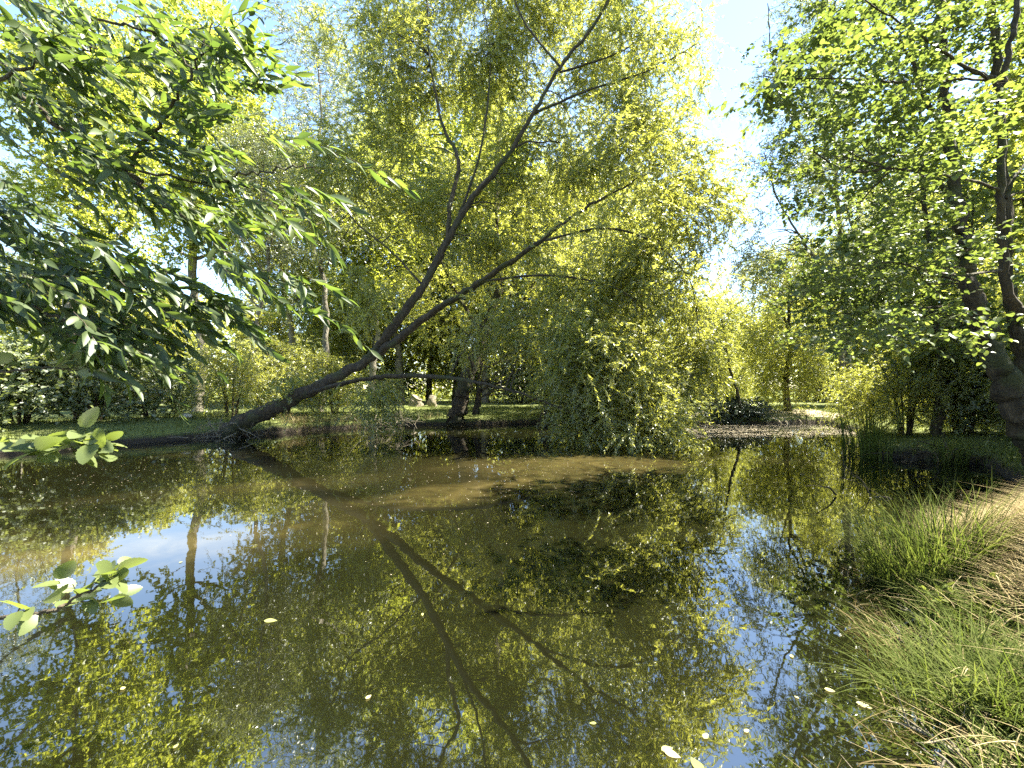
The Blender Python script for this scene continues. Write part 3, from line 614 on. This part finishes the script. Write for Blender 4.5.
# ------------------------------------------------------------------ overhanging foreground foliage, rooted left of the frame
def spray(g, rg, starts, dirs, lens, nl, leaf, tm, droop, twr=.002, spread=.75, bias=1., jit=.45, tint=(.5, .2), K=6):
    """leafy shoots with explicit start and direction"""
    n = len(starts); t = np.linspace(0, 1, K); d = nrm(dirs)
    path = starts[:, None] + d[:, None] * (lens[:, None] * t)[..., None] - UP * (droop * lens[:, None] * t[None] ** 2)[..., None]
    path[:, 1:] += rg.normal(0, .006, (n, K - 1, 3))
    v, q = tubes(path, twr * np.repeat((1 - .7 * t)[None], n, 0), 5); g.add(v, q, 0)
    tj = np.repeat(((np.arange(nl) + .6) / nl)[None], n, 0)
    f = tj * (K - 1); i0 = np.clip(f.astype(int), 0, K - 2); fr = (f - i0)[..., None]
    ar = np.arange(n)[:, None]
    pos = path[ar, i0] * (1 - fr) + path[ar, i0 + 1] * fr; tan = nrm(path[ar, i0 + 1] - path[ar, i0])
    side = nrm(np.cross(tan, UP + rg.normal(0, .3, (n, 1, 3)))); sg = np.where(np.arange(nl) % 2, 1., -1.)[None, :, None]
    ld = tan * (1 - spread * .45) + side * sg * spread + rg.normal(0, .16, (n, nl, 3)) - UP * .12
    ld[:, -1] = tan[:, -1]
    nor = nrm(UP * bias + rg.normal(0, 1, (n, nl, 3)) * jit)
    sz = leaf * rg.uniform(.7, 1.2, (n, nl)) * (1 - .3 * np.abs(tj - .45))
    v, q = scatter(tm, pos.reshape(-1, 3), ld.reshape(-1, 3), nor.reshape(-1, 3), sz.ravel())
    g.add(v, q, 1, np.repeat(np.clip(rg.normal(tint[0], tint[1], n * nl), 0, 1), len(tm[0])))
rg = np.random.default_rng(77)
ab = np.array([-4.6, 1.7, .2])
ash = tag(empty('ash_tree', ab), 'near ash boughs of long pointed green leaves hanging across the upper left', 'tree')
at_ = [ab + (0, 0, -.5), ab + (.05, 0, 1.2), ab + (.1, .1, 2.6), ab + (.0, .2, 4.2), ab + (-.1, .3, 6.5)]
v, q, pth, rr = limb_geo(at_, .17, .07, seed=60, flare=.4, wob=.01); gg = Geo(); gg.add(v, q); gg.build('trunk', [M['bark2']], ash, origin=ab)
boughs = [
    ([pth[14], P(-60, 60, 2.4), P(20, 95, 2.3), P(75, 145, 2.2), P(115, 165, 2.15), P(200, 182, 2.1), P(275, 190, 2.0)], .018, .003),
    ([pth[20], P(-60, -20, 2.6), P(30, 5, 2.5), P(110, 20, 2.4), P(160, 35, 2.35), P(200, 80, 2.2)], .014, .003),
    ([P(120, 168, 2.15), P(150, 195, 2.1), P(185, 220, 2.05), P(240, 262, 2.0), P(270, 285, 2.0)], .014, .003),
    ([pth[11], P(-80, 200, 2.3), P(0, 230, 2.2), P(60, 262, 2.1), P(130, 285, 2.0), P(185, 300, 1.95)], .013, .003),
    ([P(128, 170, 2.15), P(135, 150, 2.1), P(160, 120, 2.0), P(190, 70, 2.0), P(210, 20, 2.0)], .012, .003),
    ([P(-20, 85, 2.4), P(30, 60, 2.1), P(60, 50, 2.0), P(100, 45, 1.9)], .010, .003),
    ([pth[9], P(-90, 290, 2.1), P(0, 300, 2.0), P(70, 320, 1.9), P(120, 330, 1.85)], .012, .003),
    ([P(200, 182, 2.1), P(250, 172, 2.0), P(300, 165, 1.9), P(318, 172, 1.9)], .005, .002)]
g = Geo(); st = []; dr = []
for i, (pp, r0, r1) in enumerate(boughs):
    v, q, path, r = limb_geo(pp, r0, r1, sides=8, n=8, seed=61 + i, wob=.008, flare=0); gb = Geo(); gb.add(v, q); gb.build('bough', [M['twig']], ash, origin=ab)
    n = {0: 74, 1: 64, 2: 22, 3: 120, 4: 34, 5: 50, 6: 80, 7: 4}[i]
    k = rg.integers(int(len(path) * .22), len(path) - 1, n)
    st.append(path[k] + rg.normal(0, .085, (n, 3)) * np.array([1, 1.8, 1])); dr.append(nrm(path[np.minimum(k + 1, len(path) - 1)] - path[k]) * .6 + rg.normal(0, .26, (n, 3)) + np.array([.85, -.1, -.36]))
st = np.concatenate(st); dr = np.concatenate(dr); n = len(st)
spray(g, rg, st, dr, rg.uniform(.16, .40, n), 10, .108, tmpl_fine(.27, 7, 0, .22, .35), .16, spread=.38, bias=.5, jit=.8, tint=(.5, .3))
g.build('foliage', [M['twig'], M['ash']], ash, origin=ab)

# alder shrub rooted left of the frame: two low sprigs
sb = np.array([-3.3, .35, .3])
sh = tag(empty('alder_shrub', sb), 'low alder sprigs of pale serrated leaves reaching in from the left edge', 'shrub')
AF = tmpl_fine(.74, 15, .06, .16, .22, 'oval')
def sprig(path_pts, shoots, leaf, seed, nl=5):
    rg = np.random.default_rng(seed)
    v, q, path, r = limb_geo(path_pts, .010, .0025, sides=7, n=10, seed=seed, wob=.003, flare=0)
    g = Geo(); g.add(v, q, 0); K = len(path)
    st = []; dr = []; le = []
    for (f, ang, L) in shoots:
        i = min(int(f * K), K - 2); t = nrm(path[i + 1] - path[i]); sd = nrm(np.cross(t, UP)); up = np.cross(sd, t)
        a = rad(ang); st.append(path[i]); dr.append(t * .75 + sd * math.sin(a) + up * math.cos(a) * .6); le.append(L)
    spray(g, rg, np.array(st), np.array(dr), np.array(le), nl, leaf, AF, .12, twr=.0016, spread=.75, bias=.55, jit=.35, tint=(.7, .18))
    return g.build('sprig', [M['twig'], M['alder']], sh, origin=sb)
sprig([sb + (0, 0, -.2), sb + (.2, .35, .6), P(-90, 455, 1.75), P(-10, 440, 1.7), P(30, 444, 1.62), P(62, 450, 1.55), P(84, 449, 1.5)], [(.66, 60, .12), (.72, -60, .14), (.78, 20, .16), (.83, 80, .13), (.87, -50, .13), (.90, 10, .15), (.94, 60, .09), (.96, -60, .1), (.985, 0, .07)], .088, 91, 5)
sprig([sb + (0, 0, -.2), sb + (.25, .3, .2), P(-120, 640, 1.35), P(-20, 620, 1.3), P(30, 614, 1.25), P(62, 607, 1.2), P(85, 592, 1.18), P(112, 580, 1.15)], [(.62, 50, .10), (.68, -40, .10), (.74, 30, .12), (.79, -60, .10), (.84, 40, .11), (.88, -30, .09), (.92, 50, .08), (.975, 0, .06)], .066, 92, 5)
sprig([sb + (0, 0, -.2), sb + (.25, .6, .9), P(-90, 370, 2.0), P(0, 372, 1.9), P(50, 368, 1.85), P(90, 372, 1.8)], [(.68, 60, .14), (.74, -50, .14), (.82, 30, .15), (.88, -60, .12), (.94, 30, .1)], .085, 93, 4)

# ------------------------------------------------------------------ small things
def log(name, label, cat, a, b, r, mat, seed, group=None):
    v, q, p_, r_ = limb_geo([a, (np.asarray(a) + b) / 2 + np.random.default_rng(seed).normal(0, r * .3, 3), b], r, r * .8, 12, 8, .1, .0, seed)
    g = Geo(); g.add(v, q); K = len(p_)
    for e, c in ((0, p_[0]), (K - 1, p_[-1])):      # closed sawn ends
        ring = v[e * 12:(e + 1) * 12]; vv = np.vstack([ring, ring * .02 + c * .98]); i = np.arange(12); j = (i + 1) % 12
        g.add(vv, np.stack([i, j, j + 12, i + 12], -1))
    o = g.build(name, [M[mat]], origin=a); o.location = a
    return tag(o, label, cat, group)
def zat(x, y): return float(height(np.array([float(x)]), np.array([float(y)]))[0])
for i, (a, Y, hh, rr_, lb) in enumerate([(417, 27, .62, .42, 'squat brown tree stump on the lawn, the left of the pair'), (433, 27.6, .7, .30, 'narrower brown tree stump on the lawn, the right of the pair')]):
    x = (a - CX) / F * Y; z = zat(x, Y); log('tree_stump', lb, 'tree stump', np.array([x, Y, z - .1]), np.array([x + .03, Y, z + hh]), rr_, 'dead', 100 + i)
a = P(541, 424, 18.6); a[2] = -.1
log('tree_stump', 'dark jagged stump leaning at the waterline under the drooping willow', 'tree stump', a, P(548, 400, 18.8), .22, 'bark', 104)
log('log', 'short pale log lying at the waterline left of the ivy mound', 'log', P(688, 420, 19.6), P(704, 412, 19.8), .09, 'dead', 105)
log('log', 'dark rotten log along the foot of the earth bank on the right', 'log', P(922, 459, 9.9), P(968, 456, 10.1), .16, 'bark', 106)
# dead brushwood where the willow trunk enters the water
rg = np.random.default_rng(120)
def brush(label, c, n, L, seed, size=1., dirn=(-.2, -.6, .15), mat='dead', name='brushwood'):
    q = np.random.default_rng(seed); g = Geo()
    st = np.asarray(c) + q.normal(0, .28, (n, 3)) * np.array([1.6, .7, .4]) * size; d = nrm(q.normal(0, .7, (n, 3)) + np.array(dirn)); LL = L * q.uniform(.4, 1.3, n)
    t = np.linspace(0, 1, 6)
    pth = st[:, None] + d[:, None] * (LL[:, None] * t)[..., None] + np.cumsum(q.normal(0, .03, (n, 6, 3)), 1) - UP * (.25 * LL[:, None] * t ** 2)[..., None]
    v, qq = tubes(pth, np.repeat((.012 * (1 - .8 * t))[None], n, 0) * q.uniform(.5, 1.5, (n, 1)), 5); g.add(v, qq)
    m = n * 4; bi = q.integers(0, n, m); ki = q.integers(1, 5, m); s2 = pth[bi, ki]; d2 = nrm(q.normal(0, 1, (m, 3)) + d[bi] * .8); L2 = LL[bi] * q.uniform(.2, .5, m)
    p2 = s2[:, None] + d2[:, None] * (L2[:, None] * np.linspace(0, 1, 4))[..., None]
    v, qq = tubes(p2, np.repeat((.005 * (1 - .8 * np.linspace(0, 1, 4)))[None], m, 0), 4); g.add(v, qq)
    o = g.build(name, [M[mat]], origin=c); o.location = c; return tag(o, label, 'dead branches')
brush('tangle of dead grey twigs where the leaning willow trunk meets the water', P(222, 434, 14.2), 46, 1.0, 121, 1.4)
brush('dead twigs and straw hanging under the leaning trunk into the water', P(395, 425, 16.2), 30, 1.1, 122, 1.3, (0, -.3, .5))
brush('few dark bare twigs lying in water beside the rotten log', P(930, 456, 9.6), 16, .9, 123, 1., (-.8, -.3, .2), 'twig')
brush('broken bare branch dipping into water below the reeds', P(868, 500, 6.6), 7, 1.0, 124, .5, (-1., .1, .35), 'twig')
brush('brown dead stems matted at the waterline of the near bank, lower part', np.array([2.0, 1.8, .03]), 9, .4, 125, .3, (-.8, .3, .1), 'dead')
brush('brown dead stems matted at the waterline of the near bank, upper part', np.array([2.85, 2.9, .03]), 8, .4, 126, .3, (-.9, .1, .1), 'dead')
def weed(x, y, hh, seed, label, tintc=.6):
    q = np.random.default_rng(seed); z = zat(x, y); c = np.array([x, y, z]); g = Geo(); n = 5
    spray(g, q, c + q.normal(0, .03, (n, 3)) * np.array([1, 1, 0]), q.normal(0, .35, (n, 3)) + UP, q.uniform(.6, 1., n) * hh, 10, .055, tmpl_fine(.62, 9, .08, .2, .2, 'oval'), .1, twr=.002, spread=.9, bias=1., jit=.4, tint=(tintc, .15))
    o = g.build('weed', [M['twig'], M['grass']], origin=c); o.location = c; tag(o, label, 'weed', 'leafy weeds on the near bank')
weed(3.0, 2.95, .32, 201, 'leafy green weed at the water side foot of the upright grass clump')
weed(3.3, 2.9, .22, 202, 'small leafy weed between the upright grass clump and the pale hay')
weed(2.3, 2.0, .28, 203, 'leafy weed leaning over the water low on the near bank')
weed(3.7, 3.5, .3, 204, 'leafy weed on the mound at the right edge behind the hay')
weed(2.3, 1.75, .2, 205, 'low leafy weed near the bottom right corner')
# a pale stone on the left bank
def stone(c, r, seed, label):
    q = np.random.default_rng(seed); nu, nv = 14, 9; u = np.linspace(0, 2 * math.pi, nu, endpoint=False); w = np.linspace(.02, math.pi - .02, nv)
    U, Wv = np.meshgrid(u, w); k = 1 + .12 * np.sin(3 * U + 1) * np.sin(Wv) + .08 * np.sin(5 * U) + q.normal(0, .03, U.shape)
    v = np.stack([np.cos(U) * np.sin(Wv) * k * r, np.sin(U) * np.sin(Wv) * k * r * .8, np.cos(Wv) * r * .55], -1).reshape(-1, 3)
    i = (np.arange(nv - 1)[:, None] * nu + np.arange(nu)[None]); j = (np.arange(nv - 1)[:, None] * nu + (np.arange(nu)[None] + 1) % nu)
    o = mesh_obj('stone', v, np.stack([i, j, j + nu, i + nu], -1).reshape(-1, 4), [M['stone']]); o.location = c; tag(o, label, 'stone')
M['stone'] = bark_mat('pale_stone', (.25, .24, .21), (.4, .39, .35), (.55, .53, .49), 5)
a = P(186, 417, 15.6); stone((a[0], a[1], zat(a[0], a[1]) + .08), .20, 7, 'pale rounded stone in grass on the left bank below the thin trunk')
# floating leaves
FL = tmpl_fine(.55, 7, 0, .03, .06)
def floater(pxx, pyy, L, rot, tint, label, group=None):
    Y = F * CAMZ / (pyy - HY); c = P(pxx, pyy, Y); c[2] = .006
    v, q = scatter(FL, np.array([[-L / 2, 0, 0.]]), np.array([[1., 0, 0]]), np.array([[0, 0, 1.]]), np.array([L]))
    o = mesh_obj('floating_leaf', v, q, [M['float']], tint=np.full(len(v), tint)); o.location = c; o.rotation_euler = (rad(3), rad(4), rad(rot)); return tag(o, label, 'leaf', group)
floater(666, 747, .065, 20, .25, 'yellow green leaf floating at the bottom edge beside a pale one')
floater(671, 752, .075, -25, .5, 'pale curled leaf floating at the bottom edge right under the yellow one')
floater(695, 762, .09, 100, .12, 'green leaf floating at the bottom edge right of the pale curled leaf')
floater(704, 734, .05, 50, .4, 'small pale green leaf floating on the reflected sky near the bottom')
floater(745, 729, .035, 30, .6, 'small whitish leaf on the reflected sky near the bottom')
floater(272, 620, .09, 10, .25, 'lone pale leaf floating in the middle of the dark left water')
floater(862, 704, .07, -30, .6, 'long cream leaf floating by the near bank twigs')
floater(828, 689, .055, -15, .4, 'yellowish leaf floating just left of the near bank')
floater(900, 708, .05, -10, .5, 'small orange yellow leaf caught at the near bank')
floater(790, 655, .04, 60, .4, 'tiny pale leaf floating before the near bank')
rg = np.random.default_rng(130)
for k in range(12):
    floater(rg.uniform(20, 860), rg.uniform(475, 765), rg.uniform(.025, .045), rg.uniform(0, 360), rg.uniform(.1, .6), 'tiny fallen leaf scattered alone on the open water', 'tiny leaves scattered on the water')
g = Geo(); n = 26000
x = rg.uniform(-13, 13.5, n); y = rg.uniform(1.5, 19.5, n)
dens = np.clip(wav(x, y, .5, 5) * .5, .02, 1) * sstep(3, 8, y) + 1.0 * ((y > 13.5) & (x > 6))
k = (pond_sd(x, y) < -.05) & (rg.uniform(0, 1, n) < dens); x, y = x[k], y[k]; n = len(x)
v, q = scatter(tmpl_willow(.7, 0), np.stack([x, y, np.full(n, .004)], -1), np.stack([rg.normal(0, 1, n), rg.normal(0, 1, n), 0 * x], -1), np.tile(UP, (n, 1)), rg.uniform(.006, .016, n) * (1 + y / 16))
g.add(v, q, 0, np.repeat(rg.uniform(0, 1, n), 4))
n = 9000; x = rg.uniform(6, 14, n); y = rg.uniform(14.5, 19.6, n); k = pond_sd(x, y) < -.05; x, y = x[k], y[k]; n = len(x)
v, q = scatter(tmpl_willow(.8, 0), np.stack([x, y, np.full(n, .005)], -1), np.stack([rg.normal(0, 1, n), rg.normal(0, 1, n), 0 * x], -1), np.tile(UP, (n, 1)), rg.uniform(.02, .06, n))
g.add(v, q, 0, np.repeat(rg.uniform(0, 1, n), 4))
tag(g.build('floating_debris', [M['speck']]), 'fine pale specks of pollen and bits floating on the water', 'floating debris', kind='stuff')

# ------------------------------------------------------------------ camera, sky, sun
cam = bpy.data.cameras.new('camera'); co = bpy.data.objects.new('camera', cam); C.objects.link(co)
co.location = (0, 0, CAMZ); co.rotation_euler = (rad(90) + math.atan((HY - 384) / F), 0, 0)
cam.sensor_width = 36; cam.lens = 36 * F / 1024; cam.clip_start = .05; cam.clip_end = 2000
bpy.context.scene.camera = co
w = bpy.data.worlds.new('World'); bpy.context.scene.world = w; w.use_nodes = True
nt = w.node_tree; nt.nodes.clear()
sky = nt.nodes.new('ShaderNodeTexSky'); sky.sky_type = 'NISHITA'; sky.sun_disc = False
sky.sun_elevation = rad(SUN_EL); sky.sun_rotation = rad(SUN_AZ); sky.air_density = 1.0; sky.dust_density = .1; sky.ozone_density = 1.0
bg = nt.nodes.new('ShaderNodeBackground'); bg.inputs['Strength'].default_value = .07
wo = nt.nodes.new('ShaderNodeOutputWorld'); nt.links.new(sky.outputs[0], bg.inputs[0]); nt.links.new(bg.outputs[0], wo.inputs[0])
sl = bpy.data.lights.new('sun', 'SUN'); sl.energy = 5.0; sl.angle = rad(.53); sl.color = (1, .92, .74)
so = bpy.data.objects.new('sun', sl); C.objects.link(so); so.location = (10, 5, 20)
dsun = Vector((math.sin(rad(SUN_AZ)) * math.cos(rad(SUN_EL)), math.cos(rad(SUN_AZ)) * math.cos(rad(SUN_EL)), math.sin(rad(SUN_EL))))
so.rotation_euler = dsun.to_track_quat('Z', 'Y').to_euler()
sc = bpy.context.scene
sc.view_settings.view_transform = 'Standard'; sc.view_settings.look = 'None'; sc.view_settings.exposure = 3.0; sc.view_settings.gamma = 1.0
sc.cycles.max_bounces = 10; sc.cycles.diffuse_bounces = 7; sc.cycles.glossy_bounces = 3; sc.cycles.transmission_bounces = 4; sc.cycles.transparent_max_bounces = 4
sc.cycles.sample_clamp_indirect = 8; sc.cycles.caustics_reflective = False; sc.cycles.caustics_refractive = False
sc.cycles.use_denoising = False
